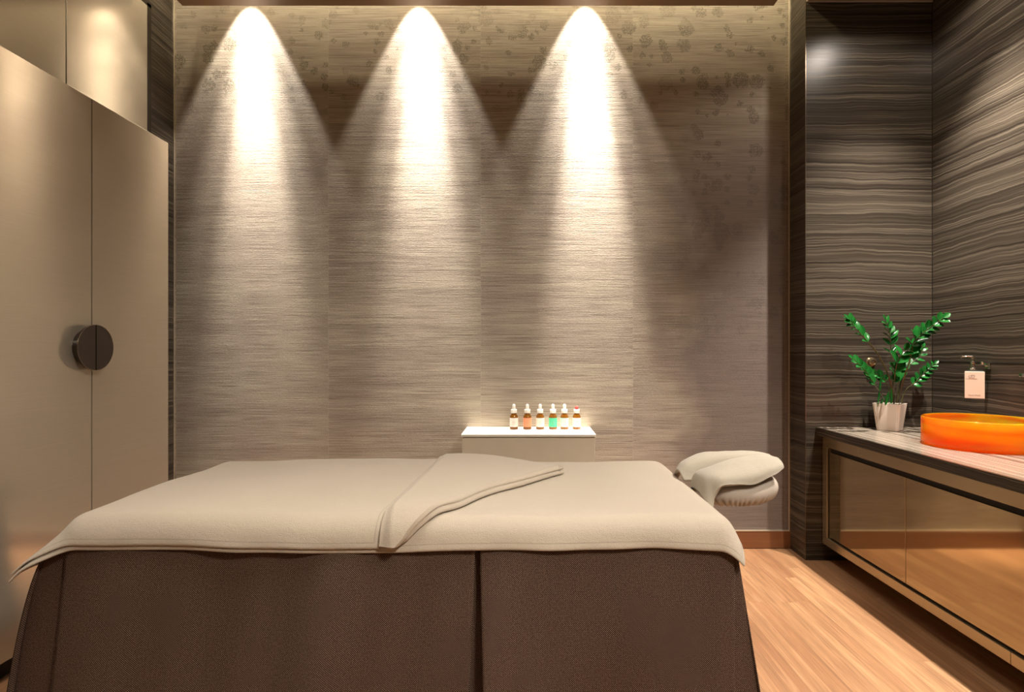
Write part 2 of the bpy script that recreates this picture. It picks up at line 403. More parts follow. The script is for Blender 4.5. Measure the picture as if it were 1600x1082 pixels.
# stone clad soffit over the vanity niche with a thin metal edge
st('trim_2', M_stone, (XP+0.012, XR, YB, YP, 3.225, HT))
st('trim_3', M_metal, (XP+0.004, XP+0.012, YB, YP, 3.214, 3.30), (XP+0.012, XR, YP-0.005, YP, 3.212, 3.2245))
# thin metal corner profiles
st('trim_4', M_rim, (XP-0.0015, XP+0.0015, YP-0.0015, YP+0.0015, 0.006, 3.21))
st('trim_5', M_metal, (XP-0.0055, XP, D-0.005, D, 0.107, 3.5))
st('trim_6', M_metal, (XL, XL+0.005, D-0.006, D, 0.107, 3.5))
st('trim_7', M_frame, (XR-0.003, XR, YP-0.003, YP, 0.77, 3.21))
st('baseboard_back', M_base, (XL, XP, D-0.014, D, 0.004, 0.107))
st('trim_8', M_metal, (XL, XP-0.006, D-0.016, D, 0.107, 0.112))
# the long horizontal joint of the right wall cladding
st('trim_9', M_dark, (XR-0.0012, XR, YB, YP-0.004, 1.143, 1.1465))

# ------------------------------------------------------------------ left: upper panels flush in the stone and the wardrobe
t = thing('wall_cabinet', 'pale champagne cabinet panels set flush in the stone above the wardrobe', 'cabinet', (XL, 2.0, 2.1))
link('frame', box(box(bmesh.new(), XL, XL+0.014, 3.175, 3.21, 2.32, 3.175), XL, XL+0.014, 0.2, 3.21, 3.155, 3.175), M_frame, t, False)
link('backing', box(bmesh.new(), XL, XL+0.004, 0.2, 3.175, 2.32, 3.155), M_dark, t, False)
yy = 3.170
for k in range(4):
    link('door', box(bmesh.new(), XL+0.004, XL+0.018, yy-0.556, yy, 2.32, 3.150, bev=0.001), M_champ2, t, False)
    yy -= 0.562
WX = -1.88
t = thing('wardrobe', 'tall champagne metallic wardrobe with a round dark handle', 'wardrobe', ((XL+WX)/2, 2.0, 0))
link('carcass', box(bmesh.new(), XL+0.001, WX-0.024, 0.30, 2.955, 0.075, 2.290), M_dark, t, False)  # near-black so that the gaps between the doors look shaded
bm = bmesh.new()
for yv in (2.437, 1.914, 1.391, 0.868): box(bm, WX-0.0235, WX-0.003, yv, yv+0.0043, 0.085, 2.29)  # near-black strips put into the door gaps as their shade
link('door_gap_shade', bm, M_dark, t, False)
link('plinth', box(bmesh.new(), XL+0.001, WX-0.05, 0.30, 2.93, 0.0, 0.075), M_dark, t, False)
seams = [2.96, 2.437, 1.914, 1.391, 0.868, 0.345]
for a, b in zip(seams, seams[1:]):
    d = link('door', box(bmesh.new(), WX-0.022, WX, b+0.0045, a-0.0002, 0.080, 2.297, bev=0.0012), M_champ, t, False)
    if a in (2.437, 2.96):
        # half of the round pull: one flat half disc on a recessed drum
        hy, hz, R = 2.412, 1.218, 0.097
        bm = bmesh.new(); sgn = 1 if a == 2.96 else -1
        def half(x0, x1, r, n=24, gap=0.0):
            for sx, in ((0,),):
                ring0 = []; ring1 = []
                for i in range(n+1):
                    an = -PI/2+PI*i/n
                    yv = hy+sgn*(gap+r*math.cos(an)); zv = hz+r*math.sin(an)
                    ring0.append(bm.verts.new((x0, yv, zv))); ring1.append(bm.verts.new((x1, yv, zv)))
                bm.faces.new(ring0); bm.faces.new(ring1[::-1])
                for i in range(n+1):
                    j = (i+1) % (n+1); bm.faces.new((ring0[i], ring0[j], ring1[j], ring1[i]))
        half(WX+0.030, WX+0.0385, R, gap=0.0035); half(WX, WX+0.030, R*0.80, gap=0.0035)
        h = link('handle', bm, M_handle, d, False); h['label'] = 'dark bronze half-round handle'
        bm = bmesh.new(); pts = [(WX+0.0385, hy+sgn*(0.0035+R*math.cos(-PI/2+PI*i/24)), hz+R*math.sin(-PI/2+PI*i/24)) for i in range(25)]
        # thin bright rim of the disc belongs to the handle mesh's part
        tube(bm, pts, 0.0012, 6)
        r_ = link('handle_rim', bm, M_rim, d)

# ------------------------------------------------------------------ right: floating vanity
VX = 1.702; CX = 1.666
t = thing('floating_vanity', 'wall hung bronze lacquer vanity unit with flat doors under a striped stone top', 'vanity', (2.0, 1.9, 0.1))
y0, y1 = 0.2, 3.235
FZ0, FZ1, DZ0, DZ1 = 0.100, 0.7215, 0.162, 0.655
link('carcass', box(bmesh.new(), VX+0.024, XR, y0, y1, FZ0, FZ1), M_vanf, t, False)
def frame_bar(ya, yb, za, zb): return box(bmesh.new(), VX, VX+0.023, ya, yb, za, zb, bev=0.0015)
bm = frame_bar(y0, y1, DZ1+0.004, FZ1)
link('top_rail', bm, M_vanf, t, False)
for a, b in ((1.980, y1), (y0, 1.978)):
    link('bottom_rail', frame_bar(a, b, FZ0, DZ0-0.018), M_vanf, t, False)
link('side_rail', frame_bar(3.185, y1, DZ0-0.018, DZ1+0.004), M_vanf, t, False)
link('groove', box(bmesh.new(), VX+0.0235, VX+0.026, y0, 3.185, DZ0-0.018, DZ1+0.004), M_dark, t, False)
edges = [3.170, 2.534, 1.898, 1.262, 0.626]
for a, b in zip(edges, edges[1:]):
    link('door', box(bmesh.new(), VX+0.006, VX+0.0235, b+0.0025, a-0.0005, DZ0-0.006, DZ1-0.022, bev=0.0015), M_van, t, False)
ct = link('countertop', box(bmesh.new(), CX+0.0125, XR-0.001, 0.2, YP-0.001, 0.7222, 0.766, bev=0.0006), M_top, None, False)
tag(ct, 'striped brown stone countertop with a thick edge on the vanity', 'countertop')
link('shaded_edge_strip', box(bmesh.new(), CX, CX+0.0122, 0.2, YP-0.001, 0.7222, 0.7659, bev=0.0008), M_edge_shade, ct, False)['label'] = 'front edge with its shade in the stone colour'

# ------------------------------------------------------------------ orange basin
bcx, bcy, br_ = 2.085, 2.583, 0.226
bm = bmesh.new()
z0 = 0.7665; H = 0.130
prof = [(0.05, z0), (br_-0.016, z0), (br_-0.006, z0+0.003), (br_-0.001, z0+0.010), (br_, z0+0.02), (br_, z0+H-0.005), (br_-0.003, z0+H-0.001), (br_-0.006, z0+H), (br_-0.010, z0+H-0.001), (br_-0.013, z0+H-0.006)]
for k in range(1, 13):                      # the bowl inside curves down to the waste
    a = k/12*PI/2
    prof.append((0.03+(br_-0.013-0.03)*math.cos(a)**0.75, z0+H-0.006-(H-0.03)*math.sin(a)))
lathe(bm, prof, (bcx, bcy, 0), 96)
t = thing('vessel_basin', 'round translucent orange vessel basin on the striped stone countertop', 'basin', (bcx, bcy, z0))
link('bowl', bm, M_acr, t)
link('drain', lathe(bmesh.new(), [(0.0, 0), (0.036, 0), (0.038, 0.003), (0.030, 0.006), (0.026, 0.004), (0.024, 0.008), (0.0, 0.010)][1:-1], (bcx, bcy, z0+0.0245), 32), M_chrome, t)

# faucet on the right wall, its spout just enters the picture
t = thing('wall_faucet', 'flat dark spout of the wall tap above the orange basin', 'tap', (XR, 2.60, 1.09))
link('spout', box(bmesh.new(), 2.165, XR, 2.435, 2.475, 1.090, 1.106, bev=0.003), M_chrome, t)
link('wall_plate', lathe(bmesh.new(), [(0.030, 0), (0.030, -0.006), (0.022, -0.010)], (XR, 2.455, 1.098), 32, 'X'), M_chrome, t)

# soap dispenser
sx0, sx1, sy = 2.222, 2.301, 2.845
t = thing('soap_dispenser', 'square soap dispenser with a cream label and chrome pump on the wall bracket', 'soap dispenser', (2.26, sy, 0.965))
zb = 0.966
link('bottle', box(bmesh.new(), sx0+0.002, sx1-0.002, sy-0.026, sy+0.014, zb, zb+0.136, bev=0.004), M_pot, t)
link('collar', box(bmesh.new(), sx0+0.006, sx1-0.006, sy-0.024, sy+0.012, zb+0.1362, zb+0.1402, bev=0.001), M_dark, t)
lb = link('label', box(bmesh.new(), sx0, sx1, sy-0.030, sy-0.0262, zb+0.001, zb+0.134, bev=0.001), M_pot, t, False)
lb['label'] = 'cream front label'
zt = zb+0.140
bm = lathe(bmesh.new(), [(0.017, zt), (0.018, zt+0.010), (0.011, zt+0.014), (0.009, zt+0.034), (0.012, zt+0.036), (0.012, zt+0.044), (0.008, zt+0.046), (0.006, zt+0.060), (0.009, zt+0.062), (0.009, zt+0.072)], (2.258, sy, 0), 24)
tube(bm, [(2.258, sy, zt+0.069), (2.235, sy, zt+0.071), (2.215, sy-.002, zt+0.069), (2.209, sy-.003, zt+0.061)], [0.0045, .004, .0035, .003], 10)
link('pump', bm, M_chrome, t)
bm = tube(bmesh.new(), [(2.262, sy, zt+0.022), (XR, sy, zt+0.022)], 0.0035, 10)
box(bm, XR-0.010, XR, sy-0.016, sy+0.016, zt+0.006, zt+0.038, bev=0.003)
bm = lathe(bm, [(0.006, 0), (0.009, 0.004), (0.009, 0.012), (0.005, 0.015)], (2.305, sy, zt+0.030), 16)
link('bracket', bm, M_chrome, t)
def text(body, size, loc, mat, parent, rot=(PI/2, 0, 0)):
    c = bpy.data.curves.new('lettering', 'FONT'); c.body = body; c.size = size; c.align_x = 'CENTER'; c.extrude = 0.0002
    o = bpy.data.objects.new('lettering', c)
    C.objects.link(o); dg = bpy.context.evaluated_depsgraph_get()
    me = bpy.data.meshes.new_from_object(o.evaluated_get(dg)); C.objects.unlink(o); bpy.data.objects.remove(o)
    me.transform(Matrix.Translation(loc) @ Matrix.Rotation(PI/2, 4, 'X')); me.materials.clear(); me.materials.append(mat)
    q = bpy.data.objects.new('lettering', me); C.objects.link(q)
    q.parent = parent; return q                  # a sub-part
xc = (sx0+sx1)/2
q = text('Hand Wash', 0.0105, (xc-0.002, sy-0.0303, zb+0.013), M_ink, lb)
bm = bmesh.new()
for dx in (-0.006, 0.005):
    tube(bm, [(xc-0.012+dx+0.0065*math.cos(k*PI/10), sy-0.0305, zb+0.112+0.0065*math.sin(k*PI/10)) for k in range(21)], 0.0004, 5)
box(bm, xc-0.034, xc+0.010, sy-0.0306, sy-0.0300, zb+0.0985, zb+0.0998)
link('logo', bm, M_ink, lb)

RZ = Matrix.Translation((2.258, sy, 0)) @ Matrix.Rotation(math.radians(-33), 4, 'Z') @ Matrix.Translation((-2.258, -sy, 0))
for o_ in C.objects:
    if o_.type == 'MESH' and (o_.parent == t and o_.name.split('.')[0] in ('bottle', 'label', 'collar', 'pump') or o_.parent == lb): o_.data.transform(RZ)

# wall knob on the stone behind the plant
kp = P(1360, 566, YP)
bm = lathe(bmesh.new(), [(0.027, 0), (0.027, -0.004), (0.021, -0.007), (0.021, -0.010), (0.024, -0.018), (0.022, -0.026), (0.014, -0.028), (0.013, -0.025), (0.006, -0.026)], (kp.x, YP, kp.z), 40, 'Y')
tag(link('robe_hook', bm, M_brass, None), 'small round brass knob on the stone wall behind the plant', 'hook')

# ------------------------------------------------------------------ plant
px_, py_ = 2.017, 3.125
t = thing('potted_plant', 'green glossy leaved plant in a cream pot at the corner of the countertop', 'plant', (px_, py_, 0.7665))
bm = bmesh.new()
def oct_ring(r, z, ch=0.14, rot=math.radians(42)):
    out = []
    for k in range(4):
        a = rot+k*PI/2
        cx, cy = math.cos(a), math.sin(a); tx, ty = -cy, cx
        w_ = 1-ch
        for s_ in (-w_, w_): out.append((px_+r*(cx+tx*s_), py_+r*(cy+ty*s_), z))
    return out
ht = 0.148; zp = 0.7665
rings = [oct_ring(0.050, zp), oct_ring(0.052, zp+0.002), oct_ring(0.069, zp+ht-0.003), oct_ring(0.0685, zp+ht), oct_ring(0.0625, zp+ht), oct_ring(0.062, zp+ht-0.012), oct_ring(0.060, zp+ht-0.03)]
vr = [[bm.verts.new(p) for p in r] for r in rings]
for a, b in zip(vr, vr[1:]):
    for i in range(8): bm.faces.new((a[i], a[(i+1) % 8], b[(i+1) % 8], b[i]))
bm.faces.new(vr[0][::-1])
bmesh.ops.bevel(bm, geom=[e for e in bm.edges if abs(e.verts[0].co.z-e.verts[1].co.z) > 0.05], offset=0.004, segments=3, affect='EDGES')
pot = link('pot', bm, M_pot, t)
bm = bmesh.new(); bm.faces.new([bm.verts.new(p) for p in oct_ring(0.0615, zp+ht-0.010)])
bmesh.ops.subdivide_edges(bm, edges=bm.edges[:], cuts=2)
link('soil', bm, M_soil, t, False)
random.seed(4)
bm = bmesh.new()
for k in range(46):
    a = random.random()*2*PI; r = 0.055*math.sqrt(random.random()); s_ = random.uniform(.0035, .0065)
    r0 = bmesh.ops.create_icosphere(bm, subdivisions=1, radius=s_)
    for v in r0['verts']: v.co = Vector((v.co.x*1.2, v.co.y, v.co.z*.8))+Vector((px_+r*math.cos(a), py_+r*math.sin(a), zp+ht-0.001))
pb = link('pebbles', bm, M_peb, t); pb['kind'] = 'stuff'

def leaf(bm, base, d, nrm, L, W, curl=0.15):
    d = d.normalized(); s = d.cross(nrm).normalized(); n_ = s.cross(d).normalized()
    prof = [(0, .06), (.10, .42), (.28, .85), (.48, 1.0), (.68, .88), (.86, .52), (.96, .2), (1.0, .02)]
    rows = []
    for (tt, ww) in prof:
        c = base+d*L*tt+n_*(-curl*L*tt*tt)
        w_ = W*0.5*ww
        rows.append([c-s*w_+n_*w_*.30, c-s*w_*.5+n_*w_*.10, c-n_*0.0006, c+s*w_*.5+n_*w_*.10, c+s*w_+n_*w_*.30])
    top = [[bm.verts.new(p) for p in r] for r in rows]
    bot = [[bm.verts.new(p-n_*0.0009) for p in r] for r in rows]
    m = len(rows[0])
    for j in range(len(rows)-1):
        for i in range(m-1):
            bm.faces.new((top[j][i], top[j][i+1], top[j+1][i+1], top[j+1][i]))
            bm.faces.new((bot[j][i], bot[j+1][i], bot[j+1][i+1], bot[j][i+1]))
        bm.faces.new((top[j][0], top[j+1][0], bot[j+1][0], bot[j][0]))
        bm.faces.new((top[j][-1], bot[j][-1], bot[j+1][-1], top[j+1][-1]))
    bm.faces.new(top[0][::-1]+bot[0]); bm.faces.new(top[-1]+bot[-1][::-1])
def frond(path, start, count, L, W, r0=0.0045, twist=0.0, seed=0, up=(0, -0.75, 0.6)):
    rnd = random.Random(seed); L *= 1.35; W *= 1.75; count += 0
    pts = spline(path, 7); n = len(pts)
    st_ = link('stem', tube(bmesh.new(), pts, [lerp(r0, 0.0014, i/(n-1)) for i in range(n)], 8), M_stem, t)
    bm = bmesh.new(); U = Vector(up).normalized()
    for k in range(count):
        f = start+(1-start)*(k+0.3)/count
        i = min(n-2, int(f*(n-1))); pnt = pts[i].lerp(pts[i+1], f*(n-1)-i); tg = (pts[i+1]-pts[i]).normalized()
        side = tg.cross(U).normalized()
        sz = 1.0-0.35*max(0, f-0.6)/0.4; sz *= (0.8+0.2*min(1, (f-start)/0.15))
        for s_ in (-1, 1):
            dd = tg*rnd.uniform(.75, 1.05)+side*s_*rnd.uniform(.75, 1.0)+U*rnd.uniform(.0, .35)
            nn = (U+side*s_*(-.35)+Vector((rnd.uniform(-.35, .35), rnd.uniform(-.3, .3), rnd.uniform(-.3, .3)))).normalized()
            leaf(bm, pnt, dd, nn, L*sz*rnd.uniform(.9, 1.12), W*sz*rnd.uniform(.9, 1.1), rnd.uniform(0.0, .25))
    leaf(bm, pts[-1], (pts[-1]-pts[-2]), U, L*.6, W*.5)
    link('leaves', bm, M_leaf, st_)
d0 = 3.12
frond([P(1399, 640, d0), P(1389, 590, 3.10), P(1371, 553, 3.09), P(1350, 528, 3.08), P(1333, 508, 3.07), P(1327, 500, 3.07)], .52, 6, .050, .022, seed=1)
frond([P(1396, 640, d0), P(1395, 590, 3.13), P(1392, 545, 3.13), P(1390, 520, 3.12), P(1384, 501, 3.11)], .42, 6, .046, .017, seed=2)
frond([P(1402, 640, d0), P(1410, 600, 3.07), P(1421, 565, 3.03), P(1427, 538, 2.99), P(1446, 518, 2.96), P(1474, 497, 2.93)], .42, 9, .050, .034, seed=3, r0=.005)
frond([P(1406, 640, d0), P(1414, 612, 3.12), P(1430, 598, 3.11), P(1445, 582, 3.10), P(1460, 569, 3.09)], .42, 6, .036, .022, seed=4)
frond([P(1388, 640, d0), P(1377, 616, 3.08), P(1364, 598, 3.05), P(1352, 580, 3.03), P(1333, 561, 3.02)], .45, 6, .042, .024, seed=5)
frond([P(1401, 640, d0), P(1408, 595, 3.15), P(1420, 572, 3.16), P(1436, 558, 3.17), P(1442, 543, 3.17)], .5, 4, .036, .020, seed=6)
frond([P(1397, 640, d0), P(1397, 600, 3.04), P(1401, 570, 3.00), P(1413, 548, 2.99)], .30, 4, .060, .032, seed=7)
frond([P(1395, 640, d0), P(1388, 605, 3.15), P(1378, 590, 3.16), P(1364, 584, 3.16)], .45, 3, .036, .022, seed=8)
frond([P(1400, 640, d0), P(1404, 590, 3.12), P(1408, 565, 3.14)], .45, 3, .052, .028, seed=9)
for (a, b, W_, dz) in (((1371, 636), (1378, 582), .014, 3.09), ((1383, 634), (1389, 612), .024, 3.05), ((1392, 636), (1393, 606), .016, 3.10), ((1374, 634), (1383, 618), .014, 3.14)):
    pa = P(*a, dz); pb_ = P(*b, dz); bm = bmesh.new(); leaf(bm, pa, pb_-pa, Vector((.2, -1, .2)), (pb_-pa).length, W_, 0.02)
    link('shoot', bm, M_leaf, t)

# ------------------------------------------------------------------ ledge on the back wall with the dropper bottles
t = thing('wall_ledge', 'cream box cabinet with a white top fixed to the textured wall', 'shelf', (0.014, D, 0.3))
link('top', box(bmesh.new(), -0.361, 0.389, 3.130, D, 0.726, 0.740, bev=0.0012), M_white, t, False)
link('reveal', box(bmesh.new(), -0.350, 0.378, 3.150, D, 0.720, 0.726), M_shelf, t, False)
link('body', box(bmesh.new(), -0.356, 0.384, 3.136, D, 0.30, 0.720, bev=0.0012), M_shelf, t, False)

def label_mat(name, col): return plain(name, col, 0.5)
kinds = [(803, (0.86, 0.76, 0.70), 'white capped dropper bottle with a pale pink label, nearest the left', M_cap),
         (824, (0.90, 0.33, 0.17), 'white capped dropper bottle with a salmon orange label', M_cap),
         (844, (0.85, 0.80, 0.70), 'white capped dropper bottle with a cream label, between the salmon and green ones', M_cap),
         (864, (0.08, 0.62, 0.33), 'white capped dropper bottle with a bright green label', M_cap),
         (882, (0.55, 0.76, 0.64), 'white capped dropper bottle with a pale mint label', M_cap),
         (901, (0.84, 0.78, 0.68), 'amber bottle with a low red cap and a white label', M_pink)]
def strip(bm, r, z0, z1, c, n=40):
    rings = [(r-.0004, z0), (r, z0+.0002), (r, z1-.0002), (r-.0004, z1)]
    return lathe(bm, rings, c, n)
proto = None
for i, (bx, col, lab, capm) in enumerate(kinds):
    x = (bx-822)*3.345/F; zb = 0.7405; c = (x, 3.345, zb)
    b = thing('dropper_bottle', lab, 'bottle', c, 'dropper bottles on the white ledge')
    R = 0.0243
    link('glass', lathe(bmesh.new(), [(R-.004, 0), (R-.001, .001), (R, .004), (R, .066), (R-.001, .075), (R-.005, .085), (R-.011, .092), (R-.013, .095), (R-.013, .102), (R-.015, .102), (R-.015, .094), (R-.007, .083), (R-.0025, .068), (R-.0025, .006), (R-.006, .004)], c, 40), M_amber, b)
    lm = label_mat('bottle_label', col)
    lo = link('label', strip(bmesh.new(), R+.0005, .015, .068, c), lm, b); lo['label'] = {803: 'pale pink label', 824: 'salmon orange label', 844: 'cream label', 864: 'green label', 882: 'mint label', 901: 'white label'}[bx]
    link('collar', lathe(bmesh.new(), [(.0165, .096), (.0178, .098), (.0178, .116), (.0165, .118)], c, 32), M_cap, b)
    if capm is M_cap:
        link('dropper_bulb', lathe(bmesh.new(), [(.0095, .118), (.0095, .138), (.0085, .144), (.005, .148), (.001, .1492)], c, 24), M_cap, b)
        link('pipette', lathe(bmesh.new(), [(.003, .02), (.0035, .03), (.0035, .10)], c, 12), M_cap, b)
    else:
        cp = link('cap', lathe(bmesh.new(), [(.0095, .118), (.0105, .120), (.0105, .130), (.008, .135), (.001, .1365)], c, 24), M_pink, b); cp['label'] = 'red cap'
    mk = bmesh.new()
    for dz, wd in ((.046, .3), (.041, .42), (.032, .22)):
        pts = [(x+(R+.0008)*math.sin(a_), 3.345-(R+.0008)*math.cos(a_), zb+dz) for a_ in [(-wd+2*wd*k/8) for k in range(9)]]
        tube(mk, pts, 0.0005, 4)
    link('print', mk, M_ink, lo)

# ------------------------------------------------------------------ treatment table
TX0, TX1, TY0, TY1, TZ = -1.335, 0.605, 1.622, 2.50, 0.715
t = thing('treatment_table', 'long treatment table with a floor length brown woven skirt', 'massage table', ((TX0+TX1)/2, (TY0+TY1)/2, 0))
link('mattress', box(bmesh.new(), TX0+.012, TX1-.012, TY0+.012, TY1-.012, 0.62, TZ-0.004, bev=0.035, seg=5), M_vinyl, t)
link('base', box(bmesh.new(), TX0+.10, TX1-.10, TY0+.10, TY1-.10, 0.0, 0.62, bev=0.01), M_frame, t)
def fold(u, dn, seed, amp):
    return (noise.noise(Vector((u*3.0+dn*.25, seed, dn*.3)))*1.0+noise.noise(Vector((u*7.0+dn*.5, seed+5, dn*.35)))*.45)*amp*(0.12+dn**0.7)
def panel(name, a, b, nrm, ztop, zbot, flare, seed, amp=0.062, nu=90, nv=36, ufl=(0.0, 0.0), ex=1.0):
    a = Vector(a); b = Vector(b); nrm = Vector(nrm); L = (b-a).length; tdir = (b-a).normalized()
    rows = []; uvs = []
    for j in range(nv+1):
        dn = j/nv; z = lerp(ztop, zbot, dn); row = []; ur = []
        for i in range(nu+1):
            u = i/nu
            p = a.lerp(b, u)+tdir*lerp(ufl[0], ufl[1], u)*dn**ex+nrm*(flare*dn**ex+fold(u*L, dn, seed, amp))
            row.append(Vector((p.x, p.y, z))); ur.append((u*(L+(ufl[1]-ufl[0])*dn**ex)+seed, z))
        rows.append(row); uvs.append(ur)
    bm = bmesh.new(); grid(bm, rows, uvs=uvs)
    o = link(name, bm, M_weave, t)
    m = o.modifiers.new('thick', 'SOLIDIFY'); m.thickness = 0.003; m.offset = 0
    return o
PX = (746-822)*TY0/F
zt_ = 0.655
panel('skirt_panel', (TX0+.01, TY0, 0), (PX-.006, TY0, 0), (0, -1, 0), zt_, 0.012, 0.030, 1.0, ufl=(-0.035, -0.024))
panel('skirt_panel', (PX+.006, TY0, 0), (TX1-.006, TY0, 0), (0, -1, 0), zt_, 0.012, 0.030, 7.0, ufl=(0.022, 0.0))
panel('pleat_insert', (PX-.08, TY0+.018, 0), (PX+.08, TY0+.018, 0), (0, -1, 0), zt_, 0.012, 0.022, 3.0, amp=.004, nu=12)
# the end panels stand out a little more towards the floor
panel('end_panel', (TX1+.002, TY0+.016, 0), (TX1+.002, TY1, 0), (1, 0, 0), .640, 0.012, 0.095, 11.0, ufl=(-0.040, 0), amp=.008, nu=40)
panel('end_panel', (TX0-.022, TY0+.012, 0), (TX0-.022, TY1, 0), (-1, 0, 0), .645, 0.012, 0.16, 17.0, ex=.5, ufl=(-0.03, 0), amp=.014, nu=40)
panel('corner_pleat', (TX0-.024, TY0+.013, 0), (TX0+.03, TY0+.006, 0), (0, -1, 0), .645, 0.012, 0.020, 23.0, amp=.006, nu=14, ufl=(-.160, -.02), ex=.5)
panel('corner_pleat', (TX1-.012, TY0+.011, 0), (TX1+.004, TY0+.012, 0), (0, -1, 0), .640, 0.012, 0.028, 31.0, amp=.003, nu=14, ufl=(0, .097))
panel('rear_panel', (TX1, TY1, 0), (TX0, TY1, 0), (0, 1, 0), zt_, 0.012, 0.03, 29.0, amp=.014, nu=60)

# drape: a flat cloth point (s,t) laid over the table top, hanging beyond its edges
def drape(s, tt, h, r=0.055, rough=0.0):
    bx = max(TX0+r-.005, min(TX1-r+.005, s)); by = max(TY0+r-.004, min(TY1-r+.004, tt))
    e = Vector((s-bx, tt-by)); L = e.length
    zt0 = TZ+h
    zt0 += 0.013*noise.noise(Vector((s*2.1, tt*2.4, 0.3)))+0.0022*noise.noise(Vector((s*7, tt*7, 1.3)))
    if L < 1e-6: return Vector((s, tt, zt0))
    n_ = e/L
    am = math.radians(80)
    if n_.x < 0: am = lerp(math.radians(80), math.radians(46), min(1, abs(n_.x)*1.2))
    if n_.x > 0: am = lerp(math.radians(80), math.radians(60), abs(n_.x))
    rr = r+h
    k = min(L/r, am)
    o = rr*math.sin(k); z = zt0-rr+rr*math.cos(k)
    m = L-r*am
    if m > 0:
        o += m*math.cos(am); z -= m*math.sin(am)
        o += 0.010*noise.noise(Vector((s*6.5, tt*6.5, 4.0)))*min(1, m/.05)
    return Vector((bx+n_.x*o, by+n_.y*o, z))
def cloth(name, s0, s1, t0, t1, h, mat, ns, nt, hem=None, thick=0.006):
    rows = []; uvs = []
    for j in range(nt+1):
        row = []; ur = []
        for i in range(ns+1):
            u = i/ns; v = j/nt
            a = s0(v) if callable(s0) else s0; b = s1(v) if callable(s1) else s1
            s = lerp(a, b, u); c0 = t0(s) if callable(t0) else t0; c1 = t1(s) if callable(t1) else t1
            tt = lerp(c0, c1, v); row.append(drape(s, tt, h(s, tt) if callable(h) else h))
            ur.append((min(s-a, b-s), min(tt-c0, c1-tt)))
        rows.append(row); uvs.append(ur)
    bm = bmesh.new(); grid(bm, rows, uvs=uvs); o = link(name, bm, mat)
    m = o.modifiers.new('thick', 'SOLIDIFY'); m.thickness = thick; m.offset = 0
    bv = o.modifiers.new('soft', 'SUBSURF'); bv.levels = 1; bv.render_levels = 1
    return o
sheet = cloth('table_sheet', TX0-0.185, TX1+0.068, lambda s: TY0-0.068+0.006*math.sin(s*4.1+1), TY1+0.10, 0.004, M_sheet, 150, 80)
tag(sheet, 'beige terry sheet covering the whole treatment table and hanging over its sides', 'sheet')

# second towel: lies over the left half, its corner turned back into a double fold
hA = 0.016
def tri_h(s): return hA
cl = cloth('folded_towel', TX0-0.170, lambda v: lerp(-0.415, -0.36, v), lambda s: TY0-0.055+0.006*math.sin(s*4.1+1), TY1+0.07, 0.0125, M_towel, 110, 70)
tag(cl, 'beige towel over the left of the table, corner turned back in a diagonal fold', 'towel')
# flap: two slabs with rounded edges between the crease and the diagonal fold
def slab(h0, th, grow, seed, nv=60, nu=26):
    Cn = Vector((-0.415, TY0-0.049)); A = Vector((-0.375, TY1-0.05)); FB = [(-0.375, TY1-0.05), (-0.27, TY1-0.035), (-0.15, TY1-0.06), (-0.02, TY1-0.17), (0.138, TY0+0.545)]; FQ = spline([Vector((a_, b_, 0)) for a_, b_ in FB], 10)
    rows = []
    def right(v):
        # fold edge from the hem (v=0) up to the far right corner and back along the far edge
        ctrl = [Vector((-0.368, TY0-0.050)), Vector((-0.335, TY0-0.015)), Vector((-0.272, TY0+0.035)), Vector((-0.213, TY0+0.10)), Vector((-0.158, TY0+0.225)), Vector((-0.099, TY0+0.305)), Vector((0.002, TY0+0.405)), Vector((0.138, TY0+0.545))]
        q = spline([Vector((c.x, c.y, 0)) for c in ctrl], 10); i = min(len(q)-2, int(v*(len(q)-1))); f = v*(len(q)-1)-i
        w_ = q[i].lerp(q[i+1], f); return Vector((w_.x, w_.y))
    def far(u):
        i = min(len(FQ)-2, int(u*(len(FQ)-1))); w_ = FQ[i].lerp(FQ[i+1], u*(len(FQ)-1)-i); return Vector((w_.x, w_.y))
    B = Vector(FB[-1])
    for j in range(nv+1):
        v = j/nv; a = Cn.lerp(A, v); b = right(v)
        dd = (b-a); b = b+Vector((grow*.8, -grow))*sstep(0, .12, v)*(1-.7*sstep(.8, 1, v))
        row = []
        # bottom from crease to edge, round nose, back over the top
        for i in range(nu+1):
            u = i/nu; q = a.lerp(b, u)+(far(u)-A.lerp(B, u))*v**2; row.append(drape(q.x, q.y, h0))
        nd = (b-a).normalized() if (b-a).length > 1e-5 else Vector((1, 0))
        for k in range(1, 6):
            an = -PI/2+PI*k/6; q = b+nd*(th/2*math.cos(an)); row.append(drape(q.x, q.y, h0+th/2+th/2*math.sin(an)))
        for i in range(nu, -1, -1):
            u = i/nu; q = a.lerp(b, u)+(far(u)-A.lerp(B, u))*v**2; ed = sstep(0, .06, u*(b-a).length/0.05*0.06+0.0)
            bulge = 0.004*math.exp(-((1-u)*(b-a).length/0.03)**2)
            row.append(drape(q.x, q.y, h0+th*sstep(0, 0.045, u*(b-a).length+0.002)*sstep(0, .02, 1-v+.003)+bulge))
        rows.append(row)
    # far edge strip: from crease head round to the corner, closing the slab
    bm = bmesh.new(); vr = grid(bm, rows)
    for r in (vr[0], vr[-1]):
        try: bm.faces.new(r)
        except Exception: pass
    # extra triangle beyond the far edge line
    return bm
fl1 = link('turned_back_fold', slab(0.010, 0.015, 0.004, 1), M_towel, None); fl1.parent = cl
fl2 = link('turned_back_fold', slab(0.0265, 0.014, 0.0, 2), M_towel, None); fl2.parent = cl

